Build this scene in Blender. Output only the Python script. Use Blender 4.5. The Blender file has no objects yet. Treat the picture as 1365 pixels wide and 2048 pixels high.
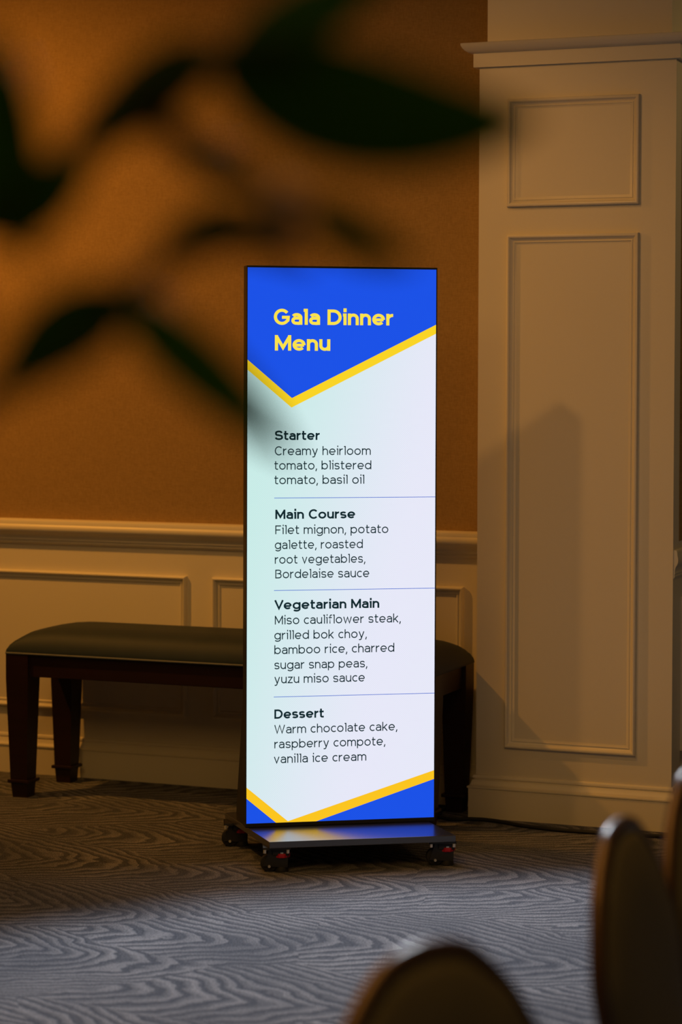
import bpy, bmesh, math, random
from mathutils import Vector, Matrix

# ------------------------------------------------------------------ camera, world, lights, exposure
SC = bpy.context.scene
COL = SC.collection
R = math.radians

cam_d = bpy.data.cameras.new('camera')
cam_d.sensor_fit = 'VERTICAL'; cam_d.sensor_height = 36.0; cam_d.sensor_width = 24.0
cam_d.lens = 4600/2048*36
cam_d.shift_y = -0.0745                      # the picture is a vertical shift crop of an upright 85 mm view
cam_d.clip_start = 0.05
cam_d.dof.use_dof = True; cam_d.dof.focus_distance = 7.12; cam_d.dof.aperture_fstop = 2.5
cam = bpy.data.objects.new('camera', cam_d); COL.objects.link(cam)
MR = ((0.930717, 0.365724, 0.003517), (0.012813, -0.022993, -0.999654), (-0.365516, 0.930439, -0.026086))
cam.matrix_world = Matrix(((MR[0][0], -MR[1][0], -MR[2][0], 0.0), (MR[0][1], -MR[1][1], -MR[2][1], 0.0),
                           (MR[0][2], -MR[1][2], -MR[2][2], 1.5), (0, 0, 0, 1)))
SC.camera = cam

SC.view_settings.view_transform = 'Standard'; SC.view_settings.look = 'None'
SC.view_settings.gamma = 1.0; SC.view_settings.use_curve_mapping = False
SC.view_settings.exposure = 0.0

world = bpy.data.worlds.new('dim_room'); SC.world = world; world.use_nodes = True
world.node_tree.nodes['Background'].inputs[0].default_value = (1.0, 0.55, 0.22, 1)
world.node_tree.nodes['Background'].inputs[1].default_value = 0.01

def spot(name, loc, target, power, color, angle, blend, radius):
    d = bpy.data.lights.new(name, 'SPOT'); d.energy = power; d.color = color
    d.spot_size = R(angle); d.spot_blend = blend; d.shadow_soft_size = radius
    o = bpy.data.objects.new(name, d); COL.objects.link(o); o.location = loc
    o.rotation_euler = (Vector(target)-Vector(loc)).to_track_quat('-Z', 'Y').to_euler()
    return o
# recessed warm lamps, plus an added cool spot, in the ceiling (3.05 m)
spot('wall_washer_lamp', (-5.10, 6.25, 3.02), (-4.00, 7.61, 1.50), 165, (1.0, 0.405, 0.055), 96, 1.0, 0.05)
spot('ceiling_lamp', (-3.10, 5.30, 3.02), (-2.3, 7.2, 1.3), 36, (1.0, 0.47, 0.12), 104, 1.0, 0.05)
spot('ceiling_lamp', (-2.40, 6.25, 3.02), (-2.1, 7.4, 0.5), 11, (1.0, 0.47, 0.12), 100, 0.9, 0.05)
spot('alcove_lamp', (-0.5, 7.9, 3.02), (-1.6, 7.9, 1.6), 14, (1.0, 0.62, 0.20), 120, 0.8, 0.06)
spot('dining_lamp', (-2.6, 1.6, 3.02), (-1.0, 2.9, 0.8), 12, (1.0, 0.50, 0.14), 110, 0.9, 0.08)
spot('added_screen_spill', (-2.46, 6.42, 3.02), (-0.40, 4.00, 0), 400, (0.74, 0.87, 1.0), 94, 0.30, 0.05)  # added cool spot standing in for the poster's own spill on the carpet
def area(name, loc, size, power, color):
    d = bpy.data.lights.new(name, 'AREA'); d.shape = 'SQUARE'; d.size = size; d.energy = power; d.color = color
    o = bpy.data.objects.new(name, d); COL.objects.link(o); o.location = loc; return o
area('added_warm_fill', (-1.8, 2.6, 3.0), 2.6, 58, (1.0, 0.53, 0.13))  # added soft fill to lift the shadows; no cove is modelled

# ------------------------------------------------------------------ helpers
def tag(o, label=None, cat=None, group=None, kind=None):
    if label: o['label'] = label
    if cat: o['category'] = cat
    if group: o['group'] = group
    if kind: o['kind'] = kind
    return o

def obj(name, data, mat=None, parent=None, smooth=False):
    if isinstance(data, bmesh.types.BMesh):
        me = bpy.data.meshes.new(name); bmesh.ops.recalc_face_normals(data, faces=data.faces[:])
        data.to_mesh(me); data.free()
    else:
        me = data
    if mat is not None and not me.materials:
        for m in (mat if isinstance(mat, (list, tuple)) else [mat]): me.materials.append(m)
    if smooth:
        me.polygons.foreach_set('use_smooth', [True]*len(me.polygons))
        if smooth != 'full' and hasattr(me, 'set_sharp_from_angle'): me.set_sharp_from_angle(angle=R(38))
    o = bpy.data.objects.new(name, me); COL.objects.link(o)
    if parent is not None: o.parent = parent
    return o

def empty(name, loc=(0, 0, 0), rz=0.0):
    o = bpy.data.objects.new(name, None); COL.objects.link(o)
    o.empty_display_size = .1; o.location = loc; o.rotation_euler = (0, 0, rz)
    return o

def box(bm, x0, x1, y0, y1, z0, z1, bev=0.0, seg=2):
    vs = [bm.verts.new((x, y, z)) for z in (z0, z1) for y in (y0, y1) for x in (x0, x1)]
    fs = [(0, 1, 3, 2), (4, 5, 7, 6), (0, 1, 5, 4), (2, 3, 7, 6), (0, 2, 6, 4), (1, 3, 7, 5)]
    faces = [bm.faces.new([vs[i] for i in f]) for f in fs]
    if bev > 0:
        ed = list({e for f in faces for e in f.edges})
        bmesh.ops.bevel(bm, geom=ed, offset=bev, segments=seg, affect='EDGES', profile=.6)
    return bm

def hexa(bm, lo, hi, bev=0.0):
    """lo, hi: four corner points each (same winding)"""
    a = [bm.verts.new(p) for p in lo]; b = [bm.verts.new(p) for p in hi]
    fs = [bm.faces.new(a[::-1]), bm.faces.new(b)]
    for i in range(4): fs.append(bm.faces.new((a[i], a[(i+1) % 4], b[(i+1) % 4], b[i])))
    if bev > 0:
        ed = list({e for f in fs for e in f.edges})
        bmesh.ops.bevel(bm, geom=ed, offset=bev, segments=2, affect='EDGES', profile=.6)
    return bm

def cyl(bm, c, axis, r, h, n=24, r2=None, bev=0.0):
    """cylinder centred at c, along axis vector, length h"""
    r2 = r if r2 is None else r2
    q = Vector((0, 0, 1)).rotation_difference(Vector(axis).normalized())
    m = Matrix.Translation(c) @ q.to_matrix().to_4x4()
    g = bmesh.ops.create_cone(bm, cap_ends=True, segments=n, radius1=r, radius2=r2, depth=h, matrix=m)
    if bev > 0:
        caps = {e for v in g['verts'] for f in v.link_faces if len(f.verts) > 4 for e in f.edges}
        bmesh.ops.bevel(bm, geom=list(caps), offset=bev, segments=2, affect='EDGES', profile=.5)
    return bm

def tube(bm, pts, r, n=10, closed=False, radii=None):
    P = [Vector(p) for p in pts]; m = len(P); rings = []
    up = Vector((0, 0, 1)); nrm = None
    for i in range(m):
        a = P[(i-1) % m] if (closed or i) else P[0]; b = P[(i+1) % m] if (closed or i < m-1) else P[-1]
        t = (b-a).normalized()
        if nrm is None:
            nrm = t.cross(up) if abs(t.dot(up)) < .95 else t.cross(Vector((1, 0, 0)))
        nrm = (nrm - t*nrm.dot(t)).normalized(); bn = t.cross(nrm)
        rr = radii[i] if radii else r
        rings.append([bm.verts.new(P[i]+nrm*rr*math.cos(2*math.pi*k/n)+bn*rr*math.sin(2*math.pi*k/n)) for k in range(n)])
    for i in range(m if closed else m-1):
        A = rings[i]; B = rings[(i+1) % m]
        off = 0
        if closed and i == m-1:
            off = min(range(n), key=lambda s: (A[0].co-B[s].co).length)
        for k in range(n):
            bm.faces.new((A[k], A[(k+1) % n], B[(k+1+off) % n], B[(k+off) % n]))
    if not closed:
        bm.faces.new(rings[0][::-1]); bm.faces.new(rings[-1])
    return bm

def sweep_run(bm, prof, path, caps=True):
    """prof: (outward, z) pairs; path: 2D points; outward = right-hand side of travel; mitred corners"""
    rows = []
    n = len(path)
    for i, p in enumerate(path):
        d1 = Vector(path[i])-Vector(path[i-1]) if i else Vector(path[1])-Vector(path[0])
        d2 = Vector(path[i+1])-Vector(path[i]) if i < n-1 else d1
        if not i: d1 = d2
        d1.normalize(); d2.normalize()
        n1 = Vector((d1.y, -d1.x)); n2 = Vector((d2.y, -d2.x)); m = (n1+n2)
        m = m/(m.dot(n1)) if m.length > 1e-6 else n1
        rows.append([bm.verts.new((p[0]+m.x*o, p[1]+m.y*o, z)) for o, z in prof])
    for a, b in zip(rows, rows[1:]):
        for j in range(len(prof)-1): bm.faces.new((a[j], a[j+1], b[j+1], b[j]))
    if caps:
        for r_ in (rows[0], rows[-1]):
            try: bm.faces.new(r_)
            except ValueError: pass
    return bm

def sweep_frame(bm, prof, x0, x1, z0, z1, face, axis='y', sign=-1):
    """rectangular picture-frame moulding on a wall; prof: (inset from outer edge, height off the wall)"""
    rows = []
    for cx, cz, sx, sz in ((x0, z0, 1, 1), (x1, z0, -1, 1), (x1, z1, -1, -1), (x0, z1, 1, -1)):
        row = []
        for s, h in prof:
            a = cx+sx*s; z = cz+sz*s; d = face+sign*h
            row.append(bm.verts.new((a, d, z) if axis == 'y' else (d, a, z)))
        rows.append(row)
    for i in range(4):
        a, b = rows[i], rows[(i+1) % 4]
        for j in range(len(prof)-1): bm.faces.new((a[j], a[j+1], b[j+1], b[j]))
    return bm

# ------------------------------------------------------------------ lettering
def arc(cx, cy, rx, ry, a0, a1, n=14):
    return [(cx + rx*math.cos(math.radians(a0+(a1-a0)*i/n)), cy + ry*math.sin(math.radians(a0+(a1-a0)*i/n))) for i in range(n+1)]

def smooth(P, n=5):
    out = []
    Q = [P[0]] + list(P) + [P[-1]]
    for i in range(1, len(Q)-2):
        p0, p1, p2, p3 = Q[i-1:i+3]
        for k in range(n):
            s = k/n
            out.append(tuple(0.5*((2*b)+(-a+c)*s+(2*a-5*b+4*c-d)*s*s+(-a+3*b-3*c+d)*s**3) for a, b, c, d in zip(p0, p1, p2, p3)))
    out.append(P[-1])
    return out

def glyph(ch, t):
    """centre lines of one letter of a wide geometric sans; cap height 1, stroke t"""
    h = t/2; X = 0.75; A = 1.03; D = -0.26
    if ch == ' ': return [], 0.30
    if ch in 'obdpgce':
        w = 0.80 if ch != 'c' else 0.77
        cx, cy, rx, ry = w/2, X/2, (w-t)/2, (X-t)/2
        ring = arc(cx, cy, rx, ry, 0, 360, 30)
        if ch == 'o': return [ring], w
        if ch == 'c': return [arc(cx, cy, rx, ry, 48, 312, 24)], w-.12
        if ch == 'e': return [[(h*1.4, cy-.02), (w-h, cy-.02)], arc(cx, cy, rx, ry, -3, 318, 26)], w
        if ch == 'b': return [ring, [(h, 0), (h, A)]], w
        if ch == 'd': return [ring, [(w-h, 0), (w-h, A)]], w
        if ch == 'p': return [ring, [(h, D), (h, X)]], w
        if ch == 'g': return [ring, [(w-h, X), (w-h, 0.02)] + arc(cx, 0.02, rx, -D-h+.02, 0, -150, 14)], w
    if ch == 'n' or ch == 'h':
        w = 0.68; yc = .42
        return [[(h, 0), (h, X if ch == 'n' else A)], arc(w/2, yc, (w-t)/2, X-h-yc, 172, 0) + [(w-h, 0)]], w
    if ch == 'm':
        w = 1.10; q = (w-t)/2; yc = .46
        return [[(h, 0), (h, X)], arc(h+q/2, yc, q/2, X-h-yc, 172, 0) + [(h+q, 0)], arc(h+q*1.5, yc, q/2, X-h-yc, 172, 0) + [(w-h, 0)]], w
    if ch == 'u':
        w = 0.68; yc = .33
        return [[(w-h, 0), (w-h, X)], [(h, X)] + arc(w/2, yc, (w-t)/2, yc-h, 180, 368)], w
    if ch == 'r':
        return [[(h, 0), (h, X)], arc(.42, .38, .42-h, X-h-.38, 172, 88)], .44
    if ch == 'a':
        w = .68
        return [arc(w*.49, .47, w*.51-h, X-h-.47, 152, 0, 12) + [(w-h, 0)],
                [(w-h, .43), (w*.45, .43)] + arc(w*.42, .215+h*.5, w*.42-h, .215-h*.5, 90, 270, 12) + smooth([(w*.5, h), (w*.75, .10), (w-h, .25)])], w
    if ch == 'l': return [[(0, A-h), (.16, A-h)], [(.16+h*.0, A), (.16, 0)]], .16+h
    if ch == 'i': return [[(.0, X-h), (.13, X-h)], [(.13, X), (.13, 0)], [(.13, A-.02-t*.9), (.13, A+.05)]], .13+h
    if ch == 't':
        return [[(0, X-h), (.46, X-h)], [(.17, .97), (.17, .17+h)] + arc(.17+.13, .13+h, .13, .13, 180, 270, 8) + [(.47, h)]], .47
    if ch == 'f':
        return [[(0, X-h), (.40, X-h)], [(.17, 0), (.17, .84)] + arc(.17+.14, A-h-.15, .14, .15, 180, 90, 8) + [(.42, A-h)]], .40
    if ch in 's':
        w = .64
        return [smooth([(w-h*1.2, X*.76), (w*.74, X-h*1.3), (w*.5, X-h), (w*.2, X-h*1.5), (h*1.2, X*.72), (w*.2, X*.55), (w*.5, X*.5), (w*.82, X*.43), (w-h, X*.26), (w*.8, h*1.5), (w*.5, h), (w*.22, h*1.4), (h, X*.22)])], w
    if ch in 'v': w = .70; return [[(h, X), (w/2, h*.6), (w-h, X)]], w
    if ch in 'y': w = .72; return [[(h, X), (w/2, .04)], smooth([(w-h, X), (w*.5, 0), (w*.42, -.14), (w*.3, D+h), (w*.06, D+h)])], w
    if ch in 'w': w = 1.08; return [[(h, X), (w*.27, h*.6), (w/2, X-h), (w*.73, h*.6), (w-h, X)]], w
    if ch in 'k': w = .66; return [[(h, 0), (h, A)], [(w-h, X), (h, .27)], [(w*.36, .42), (w-h*.6, 0)]], w
    if ch in 'z': w = .62; return [[(0.03, X-h), (w-h, X-h), (h, h), (w, h)]], w
    if ch == ',': return [[(.13, .12), (.03, -.19)]], .17
    if ch == 'G': w = 1.0; return [arc(w/2, .5, w/2-h, .52-h, 38, 322, 26) + [(w-h*1.4, .28), (w-h*1.2, .47), (w*.5, .47)]], w
    if ch == 'C': w = .98; return [arc(w/2, .5, w/2-h, .52-h, 42, 318, 26)], w-.11
    if ch == 'D': w = .88; return [[(w*.45, h), (h, h), (h, 1-h), (w*.45, 1-h)], arc(w*.42, .5, w*.58-h, .5-h, 90, -90, 18)], w
    if ch == 'M': w = 1.0; return [[(h, 0), (h, 1)], [(w-h, 0), (w-h, 1)], [(h*1.05, 1-h*.9), (w/2, .20), (w-h*1.05, 1-h*.9)]], w
    if ch == 'S':
        w = .84
        return [smooth([(w-h*1.3, .74), (w*.75, 1-h*1.4), (w*.5, 1.01-h), (w*.22, 1-h*1.5), (h*1.2, .73), (w*.2, .56), (w*.5, .51), (w*.82, .43), (w-h, .26), (w*.8, h*1.6), (w*.5, h), (w*.2, h*1.5), (h, .27)])], w
    if ch == 'F': w = .70; return [[(h, 0), (h, 1-h), (w, 1-h)], [(h, .48), (w*.88, .48)]], w
    if ch == 'B':
        w = .80
        return [[(h, .54), (w*.5, .54)] + arc(w*.55, .27+h*.5, w*.45-h, .27-h*.5, 90, -90, 12) + [(h, h), (h, 1-h), (w*.5, 1-h)] + arc(w*.52, .77-h*.5, w*.42-h, .23-h*.5, 90, -90, 12) + [(h, .54)]], w
    if ch == 'V': w = .92; return [[(h*.8, 1), (w/2, h), (w-h*.8, 1)]], w-.08
    if ch == 'W': w = 1.32; return [[(h*.8, 1), (w*.27, h), (w/2, .95), (w*.73, h), (w-h*.8, 1)]], w
    return [], .4

def stroke_mesh(lines, t, V, F, ox, oy, sx, sy, place):
    """thicken centre lines to flat ribbons; place(x, y) -> 3D point"""
    h = t/2
    for L in lines:
        P = [L[0]]
        for p in L[1:]:
            if math.hypot(p[0]-P[-1][0], p[1]-P[-1][1]) > 1e-4: P.append(p)
        n = len(P); base = len(V)
        closed = math.hypot(P[0][0]-P[-1][0], P[0][1]-P[-1][1]) < 1e-3
        for i in range(n):
            a = P[i-1] if i else (P[-2] if closed else P[0]); b = P[i]
            c = P[i+1] if i < n-1 else (P[1] if closed else P[-1])
            d1 = (b[0]-a[0], b[1]-a[1]); d2 = (c[0]-b[0], c[1]-b[1])
            if i == 0 and not closed: d1 = d2
            if i == n-1 and not closed: d2 = d1
            l1 = math.hypot(*d1); l2 = math.hypot(*d2)
            n1 = (-d1[1]/l1, d1[0]/l1); n2 = (-d2[1]/l2, d2[0]/l2)
            m = (n1[0]+n2[0], n1[1]+n2[1]); ml = math.hypot(*m) or 1
            m = (m[0]/ml, m[1]/ml)
            k = min(1/max(m[0]*n1[0]+m[1]*n1[1], .35), 2.2)*h
            for s in (1, -1):
                V.append(place(ox+(b[0]+s*m[0]*k)*sx, oy+(b[1]+s*m[1]*k)*sy))
        for i in range(n-1):
            q = base+2*i
            F.append((q, q+1, q+3, q+2))

def text_width(s, t, gap):
    x = 0
    for i, ch in enumerate(s):
        x += glyph(ch, t)[1] + (gap if i < len(s)-1 else 0)
    return x

# ------------------------------------------------------------------ materials
def mat(name, color, rough=.6, metal=0.0, spec=.5, coat=0.0):
    m = bpy.data.materials.new(name); m.use_nodes = True
    b = m.node_tree.nodes['Principled BSDF']
    b.inputs['Base Color'].default_value = (*color, 1); b.inputs['Roughness'].default_value = rough
    b.inputs['Metallic'].default_value = metal; b.inputs['Specular IOR Level'].default_value = spec
    b.inputs['Coat Weight'].default_value = coat
    return m, m.node_tree, b

def N(nt, kind, **kw):
    n = nt.nodes.new(kind)
    for k, v in kw.items():
        if k in n.inputs: n.inputs[k].default_value = v
        else: setattr(n, k, v)
    return n

def add_bump(nt, b, height, strength, dist):
    bp = N(nt, 'ShaderNodeBump'); bp.inputs['Strength'].default_value = strength; bp.inputs['Distance'].default_value = dist
    nt.links.new(height, bp.inputs['Height']); nt.links.new(bp.outputs[0], b.inputs['Normal']); return bp

def vary(nt, b, c1, c2, scale, detail=4, coords='Object'):
    tc = N(nt, 'ShaderNodeTexCoord'); no = N(nt, 'ShaderNodeTexNoise'); no.inputs['Scale'].default_value = scale; no.inputs['Detail'].default_value = detail
    nt.links.new(tc.outputs[coords], no.inputs['Vector'])
    mx = N(nt, 'ShaderNodeMix', data_type='RGBA'); mx.inputs[6].default_value = (*c1, 1); mx.inputs[7].default_value = (*c2, 1)
    nt.links.new(no.outputs['Fac'], mx.inputs[0]); nt.links.new(mx.outputs[2], b.inputs['Base Color'])
    return no

# painted woodwork, satin cream
PAINT, nt, b = mat('cream_paint', (.78, .72, .58), .38, spec=.5)
no = vary(nt, b, (.76, .70, .56), (.80, .74, .60), 2.5)
n2 = N(nt, 'ShaderNodeTexNoise'); n2.inputs['Scale'].default_value = 90; add_bump(nt, b, n2.outputs['Fac'], .06, .002)

# woven wall covering
WALLP, nt, b = mat('woven_wallpaper', (.40, .29, .12), .85, spec=.2)
tc = N(nt, 'ShaderNodeTexCoord')
def threads(scale_v, nt=nt, tc=tc):
    mp = N(nt, 'ShaderNodeMapping'); mp.inputs['Scale'].default_value = scale_v
    no = N(nt, 'ShaderNodeTexNoise'); no.inputs['Scale'].default_value = 1.0; no.inputs['Detail'].default_value = 2
    nt.links.new(tc.outputs['Object'], mp.inputs[0]); nt.links.new(mp.outputs[0], no.inputs['Vector']); return no
ta = threads((520, 1, 60)); tb = threads((60, 1, 520))
ad = N(nt, 'ShaderNodeMath', operation='ADD'); nt.links.new(ta.outputs['Fac'], ad.inputs[0]); nt.links.new(tb.outputs['Fac'], ad.inputs[1])
cr = N(nt, 'ShaderNodeMapRange'); cr.inputs['From Min'].default_value = .7; cr.inputs['From Max'].default_value = 1.3
nt.links.new(ad.outputs[0], cr.inputs[0])
mx = N(nt, 'ShaderNodeMix', data_type='RGBA'); mx.inputs[6].default_value = (.30, .188, .069, 1); mx.inputs[7].default_value = (.41, .262, .10, 1)
nt.links.new(cr.outputs[0], mx.inputs[0]); nt.links.new(mx.outputs[2], b.inputs['Base Color'])
add_bump(nt, b, ad.outputs[0], .25, .001)

# carpet: overlapping pointed leaf-like arcs of pale yarn on slate
CARPET, nt, b = mat('arc_pattern_carpet', (.1, .1, .11), .95, spec=.1)
tc = N(nt, 'ShaderNodeTexCoord')
mp = N(nt, 'ShaderNodeMapping'); mp.inputs['Rotation'].default_value = (0, 0, R(-10)); mp.inputs['Scale'].default_value = (1.15, 1.55, 1)
nt.links.new(tc.outputs['Object'], mp.inputs[0])
wn = N(nt, 'ShaderNodeTexNoise'); wn.inputs['Scale'].default_value = 2.2; wn.inputs['Detail'].default_value = 2
nt.links.new(mp.outputs[0], wn.inputs['Vector'])
sb = N(nt, 'ShaderNodeVectorMath', operation='SUBTRACT'); sb.inputs[1].default_value = (.5, .5, .5)
nt.links.new(wn.outputs['Color'], sb.inputs[0])
sc_ = N(nt, 'ShaderNodeVectorMath', operation='SCALE'); sc_.inputs['Scale'].default_value = .20; nt.links.new(sb.outputs[0], sc_.inputs[0])
wv = N(nt, 'ShaderNodeVectorMath', operation='ADD'); nt.links.new(mp.outputs[0], wv.inputs[0]); nt.links.new(sc_.outputs[0], wv.inputs[1])
vo = N(nt, 'ShaderNodeTexVoronoi', feature='F1', voronoi_dimensions='2D'); vo.inputs['Scale'].default_value = 1.25; vo.inputs['Randomness'].default_value = .85
nt.links.new(wv.outputs[0], vo.inputs['Vector'])
df = N(nt, 'ShaderNodeVectorMath', operation='SUBTRACT'); nt.links.new(wv.outputs[0], df.inputs[0]); nt.links.new(vo.outputs['Position'], df.inputs[1])
sx = N(nt, 'ShaderNodeSeparateXYZ'); nt.links.new(df.outputs[0], sx.inputs[0])
def M2(op, a, b_=None, c=None):
    n = N(nt, 'ShaderNodeMath', operation=op)
    for i, v in enumerate((a, b_, c)):
        if v is None: continue
        if isinstance(v, (int, float)): n.inputs[i].default_value = v
        else: nt.links.new(v, n.inputs[i])
    return n.outputs[0]
ycell = M2('ADD', sx.outputs[1], M2('MULTIPLY', sx.outputs[0], .18))
ay = M2('POWER', M2('ABSOLUTE', ycell), 1.45)
rings = M2('ADD', sx.outputs[0], M2('MULTIPLY', ay, 1.7))
sep = N(nt, 'ShaderNodeSeparateColor'); nt.links.new(vo.outputs['Color'], sep.inputs[0])
rings = M2('ADD', rings, sep.outputs[0])
fn = N(nt, 'ShaderNodeTexNoise'); fn.inputs['Scale'].default_value = 7; fn.inputs['Detail'].default_value = 2; nt.links.new(mp.outputs[0], fn.inputs['Vector'])
rings = M2('ADD', rings, M2('MULTIPLY', fn.outputs['Fac'], .13))
fz = N(nt, 'ShaderNodeTexNoise'); fz.inputs['Scale'].default_value = 38; fz.inputs['Detail'].default_value = 3; nt.links.new(tc.outputs['Object'], fz.inputs['Vector'])
rings = M2('ADD', rings, M2('MULTIPLY', fz.outputs['Fac'], .035))
fine = M2('SINE', M2('MULTIPLY', rings, 190.0))
saw = M2('FRACT', M2('MULTIPLY', rings, M2('MULTIPLY_ADD', sep.outputs[1], 3.5, 9.5)))
# soft-edged stroke: fades on one side, sharp on the other
st1 = N(nt, 'ShaderNodeMapRange', interpolation_type='SMOOTHSTEP'); st1.inputs['From Min'].default_value = .12; st1.inputs['From Max'].default_value = .75; nt.links.new(saw, st1.inputs[0])
st2 = N(nt, 'ShaderNodeMapRange', interpolation_type='SMOOTHSTEP'); st2.inputs['From Min'].default_value = 1.0; st2.inputs['From Max'].default_value = .9; nt.links.new(saw, st2.inputs[0])
stroke = M2('MULTIPLY', st1.outputs[0], st2.outputs[0])
big = N(nt, 'ShaderNodeTexNoise'); big.inputs['Scale'].default_value = 3.2; big.inputs['Detail'].default_value = 3; nt.links.new(tc.outputs['Object'], big.inputs['Vector'])
bg = N(nt, 'ShaderNodeMapRange'); bg.inputs['From Min'].default_value = .3; bg.inputs['From Max'].default_value = .7; bg.inputs['To Min'].default_value = .35; bg.inputs['To Max'].default_value = 1.0; nt.links.new(big.outputs['Fac'], bg.inputs[0])
stroke = M2('MULTIPLY', M2('ADD', stroke, M2('MULTIPLY', fine, .13)), bg.outputs[0])
stroke = M2('MAXIMUM', stroke, 0.0)
ya = N(nt, 'ShaderNodeTexNoise'); ya.inputs['Scale'].default_value = 240; ya.inputs['Detail'].default_value = 3; nt.links.new(tc.outputs['Object'], ya.inputs['Vector'])
yb = N(nt, 'ShaderNodeMapRange'); yb.inputs['From Min'].default_value = .35; yb.inputs['From Max'].default_value = .65; yb.inputs['To Min'].default_value = .50; yb.inputs['To Max'].default_value = 1.45; nt.links.new(ya.outputs['Fac'], yb.inputs[0])
mx = N(nt, 'ShaderNodeMix', data_type='RGBA'); mx.inputs[6].default_value = (.080, .084, .101, 1); mx.inputs[7].default_value = (.235, .228, .243, 1)
nt.links.new(stroke, mx.inputs[0])
ml = N(nt, 'ShaderNodeMix', data_type='RGBA', blend_type='MULTIPLY'); ml.inputs[0].default_value = 1.0
cmb = N(nt, 'ShaderNodeCombineColor')
for i in range(3): nt.links.new(yb.outputs[0], cmb.inputs[i])
nt.links.new(mx.outputs[2], ml.inputs[6]); nt.links.new(cmb.outputs[0], ml.inputs[7]); nt.links.new(ml.outputs[2], b.inputs['Base Color'])
hb = M2('ADD', M2('MULTIPLY', stroke, .6), ya.outputs['Fac'])
add_bump(nt, b, hb, .7, .004)

PLASTER, nt, b = mat('ceiling_plaster', (.72, .68, .60), .9); vary(nt, b, (.70, .66, .58), (.74, .70, .62), 6)
DWOOD, nt, b = mat('dark_mahogany', (.020, .006, .004), .42, spec=.45)
mp_ = N(nt, 'ShaderNodeMapping'); mp_.inputs['Scale'].default_value = (6, 60, 60); tc = N(nt, 'ShaderNodeTexCoord'); no = N(nt, 'ShaderNodeTexNoise'); no.inputs['Scale'].default_value = 1
nt.links.new(tc.outputs['Object'], mp_.inputs[0]); nt.links.new(mp_.outputs[0], no.inputs['Vector'])
mx = N(nt, 'ShaderNodeMix', data_type='RGBA'); mx.inputs[6].default_value = (.012, .0035, .003, 1); mx.inputs[7].default_value = (.024, .007, .005, 1)
nt.links.new(no.outputs['Fac'], mx.inputs[0]); nt.links.new(mx.outputs[2], b.inputs['Base Color'])
LEATHER, nt, b = mat('teal_grey_leather', (.03, .04, .043), .58, spec=.32)
no = vary(nt, b, (.020, .032, .038), (.032, .045, .052), 14)
vn = N(nt, 'ShaderNodeTexVoronoi'); vn.inputs['Scale'].default_value = 420; add_bump(nt, b, vn.outputs['Distance'], .12, .001)
PIPING, nt, b = mat('grey_piping', (.16, .17, .165), .5); vary(nt, b, (.15, .16, .155), (.18, .19, .18), 60)
BLACK, nt, b = mat('black_powder_coat', (.018, .018, .019), .45); n_ = vary(nt, b, (.016, .016, .017), (.021, .021, .022), 40)
SATIN, nt, b = mat('black_satin_steel', (.05, .05, .055), .27, metal=.25, spec=1.0, coat=1.0); b.inputs['Coat Roughness'].default_value = .22; n_ = N(nt, 'ShaderNodeTexNoise'); n_.inputs['Scale'].default_value = 500; add_bump(nt, b, n_.outputs['Fac'], .05, .001)
RUBBER, nt, b = mat('black_rubber', (.012, .012, .013), .7); vary(nt, b, (.010, .010, .011), (.015, .015, .016), 30)
ZINC, nt, b = mat('zinc_bolt', (.75, .73, .68), .35, metal=.6); vary(nt, b, (.70, .68, .64), (.80, .78, .73), 90)
REDP, nt, b = mat('red_plastic', (.55, .012, .03), .4); vary(nt, b, (.50, .010, .025), (.60, .014, .035), 50)
BRONZE, nt, b = mat('dark_bronze_metal', (.07, .035, .014), .30, metal=.5); vary(nt, b, (.06, .030, .012), (.085, .045, .018), 25)
VINYL, nt, b = mat('olive_brown_vinyl', (.08, .064, .03), .6, spec=.35)
vary(nt, b, (.105, .088, .042), (.13, .108, .052), 12)
LEAF, nt, b = mat('dark_green_leaf', (.02, .05, .008), .5, spec=.4)
no = vary(nt, b, (.035, .085, .006), (.07, .15, .012), 30)
tl = N(nt, 'ShaderNodeBsdfTranslucent'); tl.inputs[0].default_value = (.13, .24, .015, 1); ms = N(nt, 'ShaderNodeMixShader'); ms.inputs[0].default_value = .4
nt.links.new(b.outputs[0], ms.inputs[1]); nt.links.new(tl.outputs[0], ms.inputs[2]); nt.links.new(ms.outputs[0], nt.nodes['Material Output'].inputs[0])
STEM, nt, b = mat('brown_green_stem', (.05, .04, .015), .7); vary(nt, b, (.04, .035, .012), (.07, .05, .02), 60)
PETAL, nt, b = mat('dusty_pink_bud', (.55, .36, .30), .6); vary(nt, b, (.50, .32, .27), (.62, .42, .34), 70)
POT, nt, b = mat('glazed_pot', (.30, .28, .25), .35); vary(nt, b, (.27, .25, .22), (.33, .31, .28), 9)
SOIL, nt, b = mat('potting_soil', (.03, .02, .012), .95); n_ = vary(nt, b, (.02, .013, .008), (.05, .033, .02), 60); add_bump(nt, b, n_.outputs['Fac'], 1, .01)

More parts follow.
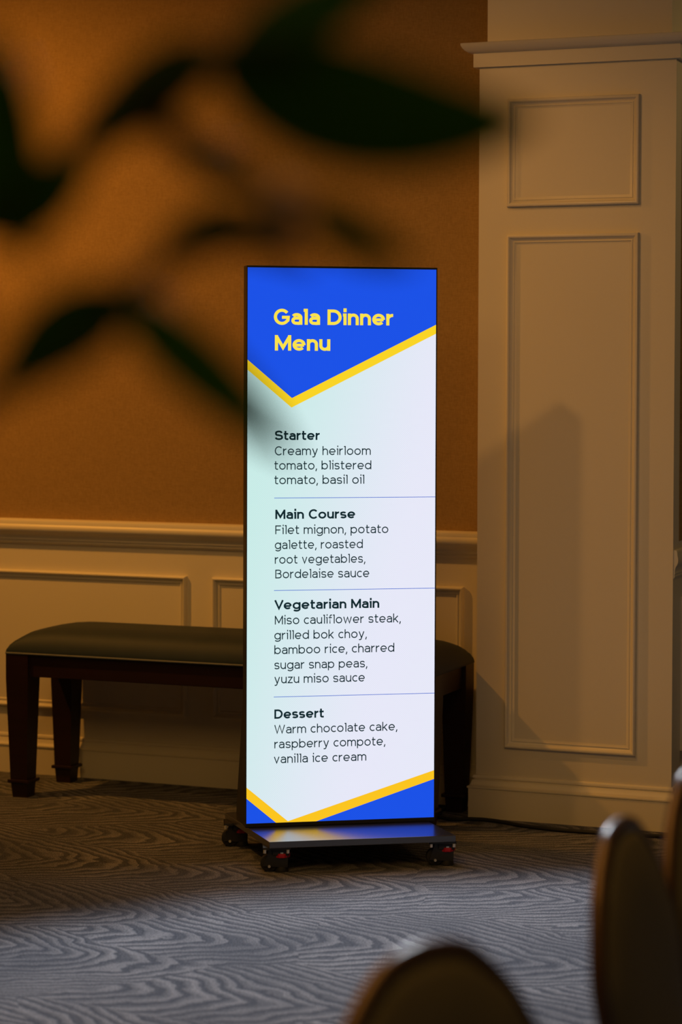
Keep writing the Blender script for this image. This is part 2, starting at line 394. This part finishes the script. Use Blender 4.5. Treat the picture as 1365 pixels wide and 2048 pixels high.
def led(name, color, strength=1.0, led_grid=True, color2=None):
    """light-emitting picture of the video poster"""
    m = bpy.data.materials.new(name); m.use_nodes = True; nt = m.node_tree; nt.nodes.clear()
    out = N(nt, 'ShaderNodeOutputMaterial'); em = N(nt, 'ShaderNodeEmission')
    em.inputs['Color'].default_value = (*color, 1); em.inputs['Strength'].default_value = strength
    nt.links.new(em.outputs[0], out.inputs[0])
    tcx = N(nt, 'ShaderNodeTexCoord'); sc = N(nt, 'ShaderNodeVectorMath', operation='SCALE'); sc.inputs['Scale'].default_value = 2*math.pi/.0062
    nt.links.new(tcx.outputs['Object'], sc.inputs[0]); sp = N(nt, 'ShaderNodeSeparateXYZ'); nt.links.new(sc.outputs[0], sp.inputs[0])
    def q(op, a, b_):
        n = N(nt, 'ShaderNodeMath', operation=op)
        for i, v in enumerate((a, b_)):
            if isinstance(v, (int, float)): n.inputs[i].default_value = v
            elif v is not None: nt.links.new(v, n.inputs[i])
        return n.outputs[0]
    grid = q('MULTIPLY', q('SINE', sp.outputs[0], None), q('SINE', sp.outputs[2], None))      # the lattice of diodes
    lf = N(nt, 'ShaderNodeTexNoise'); lf.inputs['Scale'].default_value = 2.0; nt.links.new(tcx.outputs['Object'], lf.inputs['Vector'])
    nt.links.new(q('ADD', strength, q('MULTIPLY', q('MULTIPLY', grid, lf.outputs['Fac']), .10*strength)), em.inputs['Strength'])
    if color2:                          # the panel's own colour cast drifts from one edge to the other
        tc = N(nt, 'ShaderNodeTexCoord'); sp = N(nt, 'ShaderNodeSeparateXYZ'); nt.links.new(tc.outputs['Object'], sp.inputs[0])
        a = N(nt, 'ShaderNodeMath', operation='MULTIPLY_ADD'); a.inputs[1].default_value = -.22; nt.links.new(sp.outputs[2], a.inputs[0]); nt.links.new(sp.outputs[0], a.inputs[2])
        mr = N(nt, 'ShaderNodeMapRange', interpolation_type='SMOOTHSTEP'); mr.inputs['From Min'].default_value = -.30; mr.inputs['From Max'].default_value = .32
        nt.links.new(a.outputs[0], mr.inputs[0])
        mx = N(nt, 'ShaderNodeMix', data_type='RGBA'); mx.inputs[6].default_value = (*color2, 1); mx.inputs[7].default_value = (*color, 1)
        nt.links.new(mr.outputs[0], mx.inputs[0]); nt.links.new(mx.outputs[2], em.inputs['Color'])
    return m
WHITE_LED = led('led_white', (.80, .81, .94), 1.0, color2=(.58, .84, .80))
BLUE_LED = led('led_blue', (.012, .085, .80), 1.0)
YELLOW_LED = led('led_yellow', (.95, .66, .02), 1.0)
AMBER_LED = led('led_amber', (.97, .56, .015), 1.0)
TITLE_LED = led('led_pale_yellow', (.97, .76, .07), 1.0)
INK_LED = led('led_dark_ink', (.006, .022, .028), 1.0)
RULE_LED = led('led_rule_blue', (.05, .14, .62), 1.0)
for m in (INK_LED, RULE_LED, TITLE_LED): m.cycles.emission_sampling = 'NONE'

# ------------------------------------------------------------------ the room
WY = 7.61                     # wainscot face of the back wall
PX0, PX1, PY = -2.42, -1.743, 7.43
HC = 3.05
bm = bmesh.new(); box(bm, -9.0, 5.0, -4.0, 12.0, -.12, 0.0); tag(obj('floor', bm, CARPET), kind='structure')
bm = bmesh.new(); box(bm, -9.0, 5.0, -4.0, 12.0, HC, HC+.1); tag(obj('ceiling', bm, PLASTER), kind='structure')
bm = bmesh.new(); box(bm, -9.0, PX0+.02, WY, WY+.15, 0, HC); wall_back = tag(obj('wall_back', bm, PAINT), kind='structure')
bm = bmesh.new(); box(bm, -9.0, PX0, WY-.0015, WY+.01, .95, HC); obj('wallpaper', bm, WALLP, wall_back)
bm = bmesh.new(); box(bm, -9.15, -9.0, -4.0, 7.76, 0, HC); tag(obj('wall_left', bm, PAINT), kind='structure')
bm = bmesh.new(); box(bm, -9.0, 5.0, -4.15, -4.0, 0, HC); tag(obj('wall_front', bm, WALLP), kind='structure')
bm = bmesh.new(); box(bm, 5.0, 5.15, -4.0, 12.0, 0, HC); tag(obj('wall_right', bm, PAINT), kind='structure')
bm = bmesh.new(); box(bm, PX1-.02, 5.0, 10.2, 10.35, 0, HC); tag(obj('wall_far', bm, PAINT), kind='structure')

# chair rail, panel mouldings and skirting of the back wall
RAIL = [(0, .960), (.030, .9585), (.039, .954), (.042, .945), (.042, .941), (.046, .937), (.049, .929), (.048, .920), (.042, .912), (.030, .906),
        (.020, .899), (.014, .889), (.014, .886), (.017, .884), (.017, .881), (.0115, .879), (.0115, .876), (.0145, .874), (.0145, .871), (.008, .868), (.006, .864), (0, .864)]
bm = bmesh.new(); sweep_run(bm, RAIL, [(-9.0, WY), (PX0, WY)]); obj('chair_rail', bm, PAINT, wall_back, smooth=True)
PROF_W = [(0, 0), (0, .011), (.002, .016), (.0055, .019), (.009, .0175), (.012, .012), (.017, .005), (.021, .0035), (.0215, .006), (.026, .0055), (.0285, .001), (.030, -.001)]
def wall_panel(x0, x1, z0=.25, z1=.765):
    bm = bmesh.new(); sweep_frame(bm, PROF_W, x0, x1, z0, z1, WY); obj('panel_moulding', bm, PAINT, wall_back, smooth=True)
wall_panel(-3.487, -2.525)
for x1 in (-3.592, -4.66, -5.73, -6.80): wall_panel(x1-.965, x1)
SKIRT = [(0, .147), (.006, .1455), (.009, .141), (.009, .135), (.005, .1325), (.006, .130), (.010, .128), (.014, .117), (.019, .110), (.0250, .1075), (.0250, .103), (.021, .1005), (.021, 0)]
bm = bmesh.new(); sweep_run(bm, SKIRT, [(-9.0, WY), (PX0, WY)]); tag(obj('baseboard_back', bm, PAINT, smooth=True), kind='structure')

# the pillar and the return wall on its right
bm = bmesh.new()
v = [(PX0, WY+.1), (PX0, PY), (PX1, PY), (PX1, 10.3), (PX1-.25, 10.3), (PX1-.25, WY+.1)]
lo = [bm.verts.new((x, y, 0)) for x, y in v]; hi = [bm.verts.new((x, y, 2.545)) for x, y in v]
bm.faces.new(lo[::-1]); bm.faces.new(hi)
for i in range(6): bm.faces.new((lo[i], lo[(i+1) % 6], hi[(i+1) % 6], hi[i]))
pillar = tag(obj('pillar', bm, PAINT), kind='structure')
bm = bmesh.new(); rr = .021
v = [(PX0+rr, WY+.1), (PX0+rr, PY+rr), (PX1-rr, PY+rr), (PX1-rr, 10.3), (PX1-.25, 10.3), (PX1-.25, WY+.1)]
lo = [bm.verts.new((x, y, 2.54)) for x, y in v]; hi = [bm.verts.new((x, y, HC)) for x, y in v]
bm.faces.new(lo[::-1]); bm.faces.new(hi)
for i in range(6): bm.faces.new((lo[i], lo[(i+1) % 6], hi[(i+1) % 6], hi[i]))
obj('frieze', bm, PAINT, pillar)
path = [(PX0, WY), (PX0, PY), (PX1, PY), (PX1, 10.2)]
CORN = [(-.03, 2.541), (.0165, 2.541), (.0165, 2.587), (.020, 2.588), (.030, 2.590), (.040, 2.596), (.047, 2.604), (.051, 2.612), (.052, 2.619), (.046, 2.621), (-.03, 2.621)]
bm = bmesh.new(); sweep_run(bm, CORN[:3]+[(.0165, 2.590), (-.03, 2.590)], path); obj('fascia', bm, PAINT, pillar, smooth=True)
bm = bmesh.new(); sweep_run(bm, [(-.03, 2.587)]+CORN[3:], path); obj('cornice', bm, PAINT, pillar, smooth=True)
bm = bmesh.new(); sweep_run(bm, [(o, z-.001) for o, z in SKIRT], path); obj('skirting', bm, PAINT, pillar, smooth=True)
PROF_P = [(0, 0), (0, .010), (.002, .0145), (.006, .0165), (.010, .015), (.013, .010), (.018, .005), (.022, .003), (.0225, .0055), (.026, .005), (.0265, .0025), (.031, .001), (.035, -.001)]
for z0, z1 in ((.243, 1.975), (2.069, 2.430)):
    bm = bmesh.new(); sweep_frame(bm, PROF_P, -2.318, -1.864, z0, z1, PY); obj('panel_moulding', bm, PAINT, pillar, smooth=True)
# right-hand return: rail and panel behind the corner stile
bm = bmesh.new(); box(bm, PX1-.01, PX1+.0015, 7.512, 10.2, .955, 2.50); obj('wallpaper', bm, WALLP, pillar)
bm = bmesh.new(); sweep_run(bm, [(o*.32, z-.03) for o, z in RAIL], [(PX1, 7.435), (PX1, 10.2)]); obj('chair_rail', bm, PAINT, pillar, smooth=True)
bm = bmesh.new(); sweep_frame(bm, PROF_W, 7.55, 8.60, .25, .765, PX1, axis='x', sign=1); obj('panel_moulding', bm, PAINT, pillar, smooth=True)

# ------------------------------------------------------------------ the video poster
SIGN = tag(empty('menu_sign', (-2.861, 6.492, 0), R(32.875)), 'tall black wheeled video poster showing the gala dinner menu in white, blue and yellow', 'sign')
DW, DH, Z0 = .5975, 1.7205, .112
bm = bmesh.new(); box(bm, -.0025, DW+.0035, .0006, .060, .098, Z0+DH+.006, .0015, 1); obj('cabinet', bm, BLACK, SIGN)
# thin bezel around the picture
bm = bmesh.new(); sweep_frame(bm, [(.0030, -.002), (.0030, .0012), (0, .0012), (0, -.002)], -.003, DW+.0035, Z0-.010, Z0+DH+.006, 0.0)
obj('bezel', bm, BLACK, SIGN)
for x in (.0, DW-.003):
    bm = bmesh.new()
    pts = [(.058, .535), (.060, .098), (.2, .098), (.203, .112)]
    a = [bm.verts.new((x, y, z)) for y, z in pts]; c = [bm.verts.new((x+.004, y, z)) for y, z in pts]
    bm.faces.new(a); bm.faces.new(c[::-1])
    for i in range(4): bm.faces.new((a[i], a[(i+1) % 4], c[(i+1) % 4], c[i]))
    obj('side_bracket', bm, BLACK, SIGN)
disp = bpy.data.meshes.new('display')
disp.from_pydata([(0, 0, Z0), (DW, 0, Z0), (DW, 0, Z0+DH), (0, 0, Z0+DH)], [], [(0, 1, 2, 3)])
DISP = tag(obj('display', disp, WHITE_LED, SIGN), 'glowing menu picture')
def flat(name, polys, m, y, label=None):
    me = bpy.data.meshes.new(name); V = []; F = []
    for P in polys:
        F.append(list(range(len(V), len(V)+len(P)))); V += [(x, y, Z0+z) for x, z in P]
    me.from_pydata(V, [], F); o = obj(name, me, m, DISP)
    if label: o['label'] = label
    return o
flat('blue_field', [[(0, DH), (0, 1.4368), (.1395, 1.3183), (DW, 1.5485), (DW, DH)]], BLUE_LED, -.0003)
flat('yellow_chevron', [[(0, 1.4368), (0, 1.4056), (.1384, 1.2889), (DW, 1.5203), (DW, 1.5485), (.1395, 1.3183)]], YELLOW_LED, -.0003)
flat('blue_corner', [[(0, 0), (.0930, 0), (0, .0778)]], BLUE_LED, -.0003)
flat('blue_corner', [[(DW, 0), (DW, .1207), (.2205, 0)]], BLUE_LED, -.0003)
flat('amber_band', [[(0, .0778), (.0930, 0), (.1345, 0), (0, .1125)]], AMBER_LED, -.0004)
flat('amber_band', [[(.2205, 0), (DW, .1207), (DW, .1483), (.1200, 0)]], AMBER_LED, -.0004)
for z in (1.0090, .7223, .3916):
    flat('divider_line', [[(.0850, z-.0009), (DW, z-.0009), (DW, z+.0009), (.0850, z+.0009)]], RULE_LED, -.0003)
TEXT = [
('Gala Dinner', .0820, .4600, 1.5451, .0480, 1), ('Menu', .0854, .2600, 1.4649, .0478, 1),
('Starter', .0862, .2278, 1.1885, .0290, 2), ('Creamy heirloom', .0863, .3898, 1.1415, .0272, 3), ('tomato, blistered', .0848, .3916, 1.0966, .0272, 3), ('tomato, basil oil', .0850, .3695, 1.0517, .0272, 3),
('Main Course', .0884, .3412, .9440, .0290, 2), ('Filet mignon, potato', .0885, .4468, .8970, .0272, 3), ('galette, roasted', .0871, .3655, .8507, .0272, 3), ('root vegetables,', .0872, .3736, .8053, .0272, 3), ('Bordelaise sauce', .0889, .3866, .7598, .0272, 3),
('Vegetarian Main', .0861, .4189, .6634, .0290, 2), ('Miso cauliflower steak,', .0878, .4880, .6168, .0272, 3), ('grilled bok choy,', .0863, .3793, .5702, .0272, 3), ('bamboo rice, charred', .0864, .4676, .5247, .0272, 3), ('sugar snap peas,', .0866, .3813, .4778, .0272, 3), ('yuzu miso sauce', .0867, .3735, .4335, .0272, 3),
('Dessert', .0870, .2434, .3238, .0290, 2), ('Warm chocolate cake,', .0871, .4783, .2773, .0272, 3), ('raspberry compote,', .0873, .4399, .2317, .0272, 3), ('vanilla ice cream', .0858, .3792, .1852, .0272, 3)]
STY = {1: (.195, .08, 'title', TITLE_LED), 2: (.187, .09, 'heading', INK_LED), 3: (.122, .135, 'menu_line', INK_LED)}
for s, x0, x1, z, cap, k in TEXT:
    t, gap, nm, m = STY[k]
    tw_ = text_width(s, t, gap); sx_ = (x1-x0)/tw_
    V, F = [], []; x = 0
    for ch in s:
        L, w = glyph(ch, t)
        stroke_mesh(L, t, V, F, x0+x*sx_, Z0+z, sx_, cap, lambda a, b_: (a, -.0006, b_))
        x += w+gap
    me = bpy.data.meshes.new(nm); me.from_pydata(V, [], F); o = obj(nm, me, m, DISP)

# base plate (a slight parallelogram, as it stands under the poster) and four levelling casters
bm = bmesh.new()
q = [(.035, -.222), (.612, -.225), (.548, .262), (-.027, .264)]
hexa(bm, [(x, y, .078) for x, y in q], [(x, y, .098) for x, y in q], .0015)
obj('base_plate', bm, SATIN, SIGN)

def caster(parent, x, y, rz):
    T = Matrix.Translation((x, y, 0)) @ Matrix.Rotation(rz, 4, 'Z')
    def put(name, bm, m, par, sm=True):
        bm.transform(T); return obj(name, bm, m, par, smooth=sm)
    bm = bmesh.new(); box(bm, -.012, .040, -.021, .021, .050, .0705, .003); h = put('caster', bm, BLACK, parent)
    bm = bmesh.new(); box(bm, -.040, .044, -.036, .036, .070, .0785, .001); put('mounting_plate', bm, BLACK, h)
    for sy in (-1, 1):
        bm = bmesh.new()
        hexa(bm, [(-.038, sy*.016-.0015, .018), (.036, sy*.016-.0015, .014), (.036, sy*.016+.0015, .014), (-.038, sy*.016+.0015, .018)],
                 [(-.020, sy*.016-.0015, .071), (.038, sy*.016-.0015, .071), (.038, sy*.016+.0015, .071), (-.020, sy*.016+.0015, .071)])
        put('fork_plate', bm, BLACK, h, False)
    bm = bmesh.new(); cyl(bm, (-.020, 0, .0265), (0, 1, 0), .0265, .024, 32, bev=.003); put('wheel', bm, RUBBER, h)
    bm = bmesh.new(); cyl(bm, (.018, 0, .050), (0, 0, 1), .0245, .013, 40, bev=.0015)
    for v in bm.verts:
        a = math.atan2(v.co.y, v.co.x-.018); k = 1+.06*math.cos(10*a)
        v.co.x = .018+(v.co.x-.018)*k; v.co.y *= k
    put('levelling_dial', bm, REDP, h)['label'] = 'red thumb dial'
    bm = bmesh.new(); cyl(bm, (.018, 0, .0585), (0, 0, 1), .0215, .004, 28); put('washer', bm, ZINC, h)['label'] = 'pale steel washer'
    bm = bmesh.new(); cyl(bm, (.018, 0, .033), (0, 0, 1), .012, .030, 16); put('spindle', bm, BLACK, h)
    bm = bmesh.new(); cyl(bm, (.018, 0, .0095), (0, 0, 1), .022, .018, 24, r2=.017, bev=.002); put('foot_pad', bm, RUBBER, h)
    for sy in (-1, 1):
        bm = bmesh.new(); cyl(bm, (-.020, sy*.0195, .018), (0, 1, 0), .0042, .006, 10); put('axle_bolt', bm, ZINC, h)
    for bx in (-.034, .036):
        for by in (-.0365, .030):
            bm = bmesh.new(); cyl(bm, (bx, by, .0665), (0, 0, 1), .0048, .010, 8); put('mounting_screw', bm, ZINC, h)
for x, y in ((.062, -.176), (.577, -.180), (.002, .218), (.520, .218)): caster(SIGN, x, y, R(-8))

# power cable from the poster along the skirting, with a loop by the bench leg
CAB = [(-2.60, 6.95), (-2.60, 7.2), (-2.56, 7.345), (-2.465, 7.322), (-2.41, 7.352), (-2.327, 7.352), (-2.209, 7.305), (-2.083, 7.283), (-1.982, 7.285), (-1.923, 7.285), (-1.78, 7.30), (-1.60, 7.42), (-1.45, 7.8), (-1.40, 8.6)]
LOOP = [(-2.70, 6.95), (-2.72, 7.3), (-2.68, 7.46), (-2.61, 7.53), (-2.575, 7.535), (-2.555, 7.50), (-2.555, 7.44), (-2.54, 7.40), (-2.60, 7.385), (-2.65, 7.36)]
def sm3(P, n=8): return smooth([tuple(p) for p in P], n)
bm = bmesh.new(); tube(bm, [(x, y, .0065) for x, y in sm3(CAB)], .0065, 8)
cable = tag(obj('power_cable', bm, RUBBER, smooth='full'), 'black power cable lying on the carpet along the base of the white pillar', 'cable')
bm = bmesh.new(); tube(bm, [(x, y, .0055) for x, y in sm3(LOOP)], .005, 8)
tag(obj('signal_cable', bm, RUBBER, smooth='full'), 'thin black cable looped on the carpet by the right legs of the bench', 'cable')

# ------------------------------------------------------------------ upholstered bench
BX0, BX1, BY0, BY1 = -4.075, -2.467, 7.13, 7.545
BENCH = tag(empty('bench', (0, 0, 0)), 'long dark wood bench with a teal grey leather cushion against the wainscot', 'bench')
BENCH.location = ((BX0+BX1)/2, (BY0+BY1)/2, 0); hx, hy = (BX1-BX0)/2, (BY1-BY0)/2
LWT, LWB = .088, .056
for sx_ in (-1, 1):
    for sy in (-1, 1):
        bm = bmesh.new(); ox, oy = sx_*hx, sy*hy
        def sq(w, z, inset=0.0):
            # legs are flush at the outer top corner and taper mostly on the inner faces
            x_o = ox-sx_*inset; y_o = oy-sy*inset
            return [(x_o, y_o, z), (x_o-sx_*w, y_o, z), (x_o-sx_*w, y_o-sy*w, z), (x_o, y_o-sy*w, z)]
        rows = [sq(LWT, .512), sq(LWT, .425), sq(.066, .062, .012), sq(LWB, .0, .018)]
        vs = [[bm.verts.new(p) for p in r_] for r_ in rows]
        for a, c in zip(vs, vs[1:]):
            for i in range(4): bm.faces.new((a[i], a[(i+1) % 4], c[(i+1) % 4], c[i]))
        bm.faces.new(vs[0]); bm.faces.new(vs[-1][::-1])
        leg = obj('leg', bm, DWOOD, BENCH)
        bm = bmesh.new(); xc = ox-sx_*(.013+.033); yc = oy-sy*(.013+.033); w = .0425
        box(bm, xc-w, xc+w, yc-w, yc+w, .052, .064, .003); obj('collar', bm, DWOOD, leg)
for sy in (-1, 1):
    bm = bmesh.new(); y = sy*(hy-.012); box(bm, -hx+LWT-.004, hx-LWT+.004, min(y, y-sy*.024), max(y, y-sy*.024), .432, .511, .002); obj('apron', bm, DWOOD, BENCH)
for s in (-1, 1):
    bm = bmesh.new(); x = s*(hx-.012); box(bm, min(x, x-s*.024), max(x, x-s*.024), -hy+LWT-.004, hy-LWT+.004, .432, .511, .002); obj('apron', bm, DWOOD, BENCH)
# cushion: crowned box, edges rolled over
bm = bmesh.new(); nx, ny = 72, 22; rows = []
def cush(u, v):
    x = (u*2-1); y = (v*2-1)
    ex = 1-abs(x); ey = 1-abs(y)
    dx = ex*hx; dy = ey*hy
    fx = 1-(max(0, 1-dx/.22))**2.4; fy = 1-(max(0, 1-dy/.14))**2.4
    ee = min(1, max(0, min(dx/.085, dy/.046)))
    z = .512+.056*math.sqrt(max(0, 1-(1-ee)**2)) + .036*fx*fy
    wr = .0012*math.sin(x*90+y*5)*math.exp(-dx*9)*min(1, dy*30)
    return (x*hx*1.002, y*hy*1.004, z+wr)
def warp(i, n): # finer grid near the rims
    s = i/n; return .5-.5*math.cos(math.pi*s)
rows = [[bm.verts.new(cush(warp(i, nx), warp(j, ny))) for j in range(ny+1)] for i in range(nx+1)]
for i in range(nx):
    for j in range(ny): bm.faces.new((rows[i][j], rows[i+1][j], rows[i+1][j+1], rows[i][j+1]))
rim = [rows[i][0] for i in range(nx+1)]+[rows[nx][j] for j in range(1, ny+1)]+[rows[i][ny] for i in range(nx-1, -1, -1)]+[rows[0][j] for j in range(ny-1, 0, -1)]
low = [bm.verts.new((v.co.x*.998, v.co.y*.996, .510)) for v in rim]
for i in range(len(rim)): bm.faces.new((rim[i], rim[(i+1) % len(rim)], low[(i+1) % len(rim)], low[i]))
bm.faces.new(low)
cushion = obj('cushion', bm, LEATHER, BENCH, smooth='full')
bm = bmesh.new(); tube(bm, [(-hx, -hy, .5145), (hx, -hy, .5145), (hx, hy, .5145), (-hx, hy, .5145)], .0035, 8, closed=True); obj('piping', bm, PIPING, cushion, smooth=True)

# ------------------------------------------------------------------ banquet chairs
DROP = [(0, .0), (.002, .03), (.006, .052), (.013, .072), (.034, .103), (.061, .132), (.086, .150), (.12, .170), (.16, .188), (.19, .191), (.23, .186), (.29, .176), (.36, .168), (.42, .162)]
def back_outline(inset=0.0, zt=.90):
    P = []
    for d, w in DROP: P.append((w-inset*(1 if w > .05 else .3), zt-d-(inset if d < .05 else 0)))
    P[-1] = (P[-1][0], zt-.42+inset)
    P = smooth(P, 3)
    return P + [(-x, z) for x, z in P[::-1][:-1]]
def lean(z): return -.155*(z-.45)
def make_chair(label, loc, rz):
    root = tag(empty('banquet_chair', loc, rz), label, 'chair', 'round-topped banquet chairs in the foreground')
    O = back_outline()
    bm = bmesh.new(); tube(bm, [(x, lean(z), z) for x, z in O], .011, 10, closed=True)
    obj('back_frame', bm, BRONZE, root, smooth='full')
    bm = bmesh.new(); I = back_outline(.006); n = len(I)
    rings = []
    for s, dy in ((1.0, 0.0), (1.0, -.008), (.93, -.012), (.6, -.015), (.25, -.016)):
        rings.append([bm.verts.new((x*s, lean(.68+(z-.68)*s)+dy-.0, .68+(z-.68)*s)) for x, z in I])
    front = []
    for s, dy in ((1.0, .008), (.93, .016), (.6, .022), (.25, .024)):
        front.append([bm.verts.new((x*s, lean(.68+(z-.68)*s)+dy, .68+(z-.68)*s)) for x, z in I])
    def skin(A, B):
        for i in range(n): bm.faces.new((A[i], A[(i+1) % n], B[(i+1) % n], B[i]))
    for a, c in zip(rings, rings[1:]): skin(a, c)
    skin(rings[0], front[0])
    for a, c in zip(front, front[1:]): skin(a, c)
    bm.faces.new(rings[-1]); bm.faces.new(front[-1])
    obj('backrest', bm, VINYL, root, smooth='full')
    bm = bmesh.new(); box(bm, -.20, .20, .03, .45, .415, .475, .022, 4); obj('seat', bm, VINYL, root, smooth=True)
    for s in (-1, 1):
        bm = bmesh.new(); tube(bm, sm3([(s*.158, lean(.50), .50), (s*.165, .012, .42), (s*.175, .0, .22), (s*.185, -.04, 0.0)], 5), .0115, 10); obj('leg', bm, BRONZE, root, smooth='full')
        bm = bmesh.new(); tube(bm, sm3([(s*.185, .42, .42), (s*.187, .425, .2), (s*.19, .43, 0.0)], 5), .0115, 10); obj('leg', bm, BRONZE, root, smooth='full')
    bm = bmesh.new(); tube(bm, [(-.17, .01, .41), (.17, .01, .41), (.187, .42, .41), (-.187, .42, .41)], .010, 8, closed=True); obj('seat_frame', bm, BRONZE, root, smooth=True)
    return root
make_chair('dark banquet chair back whose round top rises over the bottom edge', (-.724, 2.225, 0), R(251))
make_chair('dark banquet chair seen edge-on in the right foreground with a pale glint on its rim', (-.702, 2.983, 0), R(270))
make_chair('olive brown banquet chair cut off by the right edge of the photo', (-.706, 3.454, 0), R(264))

# ------------------------------------------------------------------ potted plant close to the lens
LEAVES = [
    ((0.4384, -0.05, 1.6555), (0.5109, -0.09, 1.6212), (0.589, -0.12, 1.6152), 0.056, 8) ,
    ((0.442, -0.05, 1.6519), (0.4797, -0.02, 1.677), (0.5269, 0.0, 1.7028), 0.034, 30) ,
    ((0.442, -0.05, 1.6567), (0.4077, -0.04, 1.635), (0.3606, -0.03, 1.5996), 0.034, 10) ,
    ((0.3305, -0.1, 1.6571), (0.3461, -0.12, 1.6072), (0.3642, -0.13, 1.5485), 0.046, 10) ,
    ((0.3192, -0.03, 1.58), (0.3511, -0.05, 1.5834), (0.3822, -0.05, 1.611), 0.036, 10) ,
    ((0.4851, -0.05, 1.5827), (0.5065, -0.07, 1.566), (0.5343, -0.08, 1.5539), 0.022, 10) ,
    ((0.4008, -0.07, 1.5386), (0.3704, -0.09, 1.5159), (0.3412, -0.11, 1.4872), 0.038, 10) ,
    ((0.3926, -0.07, 1.5409), (0.4324, -0.05, 1.5048), (0.4773, -0.02, 1.4596), 0.031, 12) ,
    ((0.4142, -0.03, 1.6132), (0.4394, 0.0, 1.6063), (0.4701, 0.02, 1.5904), 0.02, 20) ,
    ((0.4117, -0.06, 1.5485), (0.442, -0.05, 1.5706), (0.4799, -0.03, 1.5598), 0.024, 12) ,
    ((0.326, -0.1, 1.543), (0.3237, -0.1, 1.5224), (0.3168, -0.1, 1.4882), 0.04, 30) ,
]
STEMS = [
    [(0.2644, 0.0, 1.5319), (0.3078, -0.02, 1.5684), (0.3436, -0.03, 1.5849), (0.3655, -0.03, 1.6045), (0.386, -0.04, 1.6241), (0.4157, -0.05, 1.6434), (0.442, -0.05, 1.6543), (0.4611, -0.05, 1.646)] ,
    [(0.2535, -0.03, 1.4385), (0.2985, -0.05, 1.4637), (0.3398, -0.07, 1.4938), (0.3703, -0.07, 1.5186), (0.3961, -0.07, 1.5374), (0.4177, -0.06, 1.5533), (0.4396, -0.05, 1.567), (0.4632, -0.04, 1.5616), (0.4848, -0.03, 1.5562)] ,
    [(0.4149, -0.04, 1.6447), (0.4069, -0.03, 1.629), (0.4263, -0.03, 1.612), (0.4483, -0.03, 1.6023), (0.4729, -0.04, 1.5846), (0.4898, -0.05, 1.5791)] ,
]
BUD = (0.4736, -0.05, 1.5803)

PL = tag(empty('potted_plant', (-.8858, .8875, 0), R(21.447)), 'dark green leafy plant hanging blurred across the upper left foreground', 'plant')
bm = bmesh.new()
prof = [(.13, 0), (.15, .02), (.19, .30), (.20, .36), (.205, .37), (.19, .37), (.18, .33)]
rings = [[bm.verts.new((r_*math.cos(a*math.pi/16), r_*math.sin(a*math.pi/16), z)) for a in range(32)] for r_, z in prof]
for a, c in zip(rings, rings[1:]):
    for i in range(32): bm.faces.new((a[i], a[(i+1) % 32], c[(i+1) % 32], c[i]))
bm.faces.new(rings[0][::-1]); obj('pot', bm, POT, PL, smooth=True)
bm = bmesh.new(); cyl(bm, (0, 0, .32), (0, 0, 1), .182, .03, 32); obj('soil', bm, SOIL, PL)
bm = bmesh.new(); tr = sm3([(0, 0, .3), (.02, .01, .7), (-.01, .0, 1.1), (.06, -.01, 1.36)], 6); tube(bm, tr, .012, 8, radii=[.014-.006*i/len(tr) for i in range(len(tr))]); obj('trunk', bm, STEM, PL, smooth='full')
for k, S in enumerate(STEMS):
    P = ([(.06, -.01, 1.36), (.16, -.005, 1.42+.04*(k == 0))] if k < 2 else []) + list(S)
    P = sm3(P, 6); bm = bmesh.new(); tube(bm, P, .004, 8, radii=[.0085-.0042*i/len(P) for i in range(len(P))]); obj('stem', bm, STEM, PL, smooth='full')
def leaf_mesh(a, m, t, width, tilt):
    a, m, t = Vector(a), Vector(m), Vector(t); c = m*2-(a+t)*.5
    n, k = 16, 4; bm = bmesh.new(); top = []; bot = []
    view = Vector((0, 1, 0))
    for i in range(n+1):
        s = i/n; p = a*(1-s)**2+c*2*s*(1-s)+t*s*s
        d = ((c-a)*(1-s)+(t-c)*s).normalized()
        side = d.cross(view).normalized(); nr = side.cross(d).normalized()
        side = (Matrix.Rotation(R(tilt), 3, d) @ side); nr = (Matrix.Rotation(R(tilt), 3, d) @ nr)
        w = width*(math.sin(math.pi*s**.85)**.75 if 0 < s < 1 else 0)+.0008
        rt, rb = [], []
        for j in range(-k, k+1):
            v = j/k; q_ = p+side*w*.5*v-nr*(abs(v)*w*.16)
            rt.append(bm.verts.new(q_+nr*.0004)); rb.append(bm.verts.new(q_-nr*.0004))
        top.append(rt); bot.append(rb)
    for i in range(n):
        for j in range(2*k):
            bm.faces.new((top[i][j], top[i+1][j], top[i+1][j+1], top[i][j+1])); bm.faces.new((bot[i][j], bot[i][j+1], bot[i+1][j+1], bot[i+1][j]))
        bm.faces.new((top[i][0], bot[i][0], bot[i+1][0], top[i+1][0])); bm.faces.new((top[i][-1], top[i+1][-1], bot[i+1][-1], bot[i][-1]))
    return bm
for a, m, t, w, ti in LEAVES: obj('leaf', leaf_mesh(a, m, t, w, ti), LEAF, PL, smooth='full')
bm = bmesh.new(); bmesh.ops.create_icosphere(bm, subdivisions=3, radius=.010, matrix=Matrix.Translation(BUD) @ Matrix.Diagonal((1, 1, 1.25, 1)))
for v in bm.verts:
    q_ = v.co-Vector(BUD); v.co += q_*.12*math.cos(5*math.atan2(q_.x, q_.y))
obj('flower_bud', bm, PETAL, PL, smooth='full')
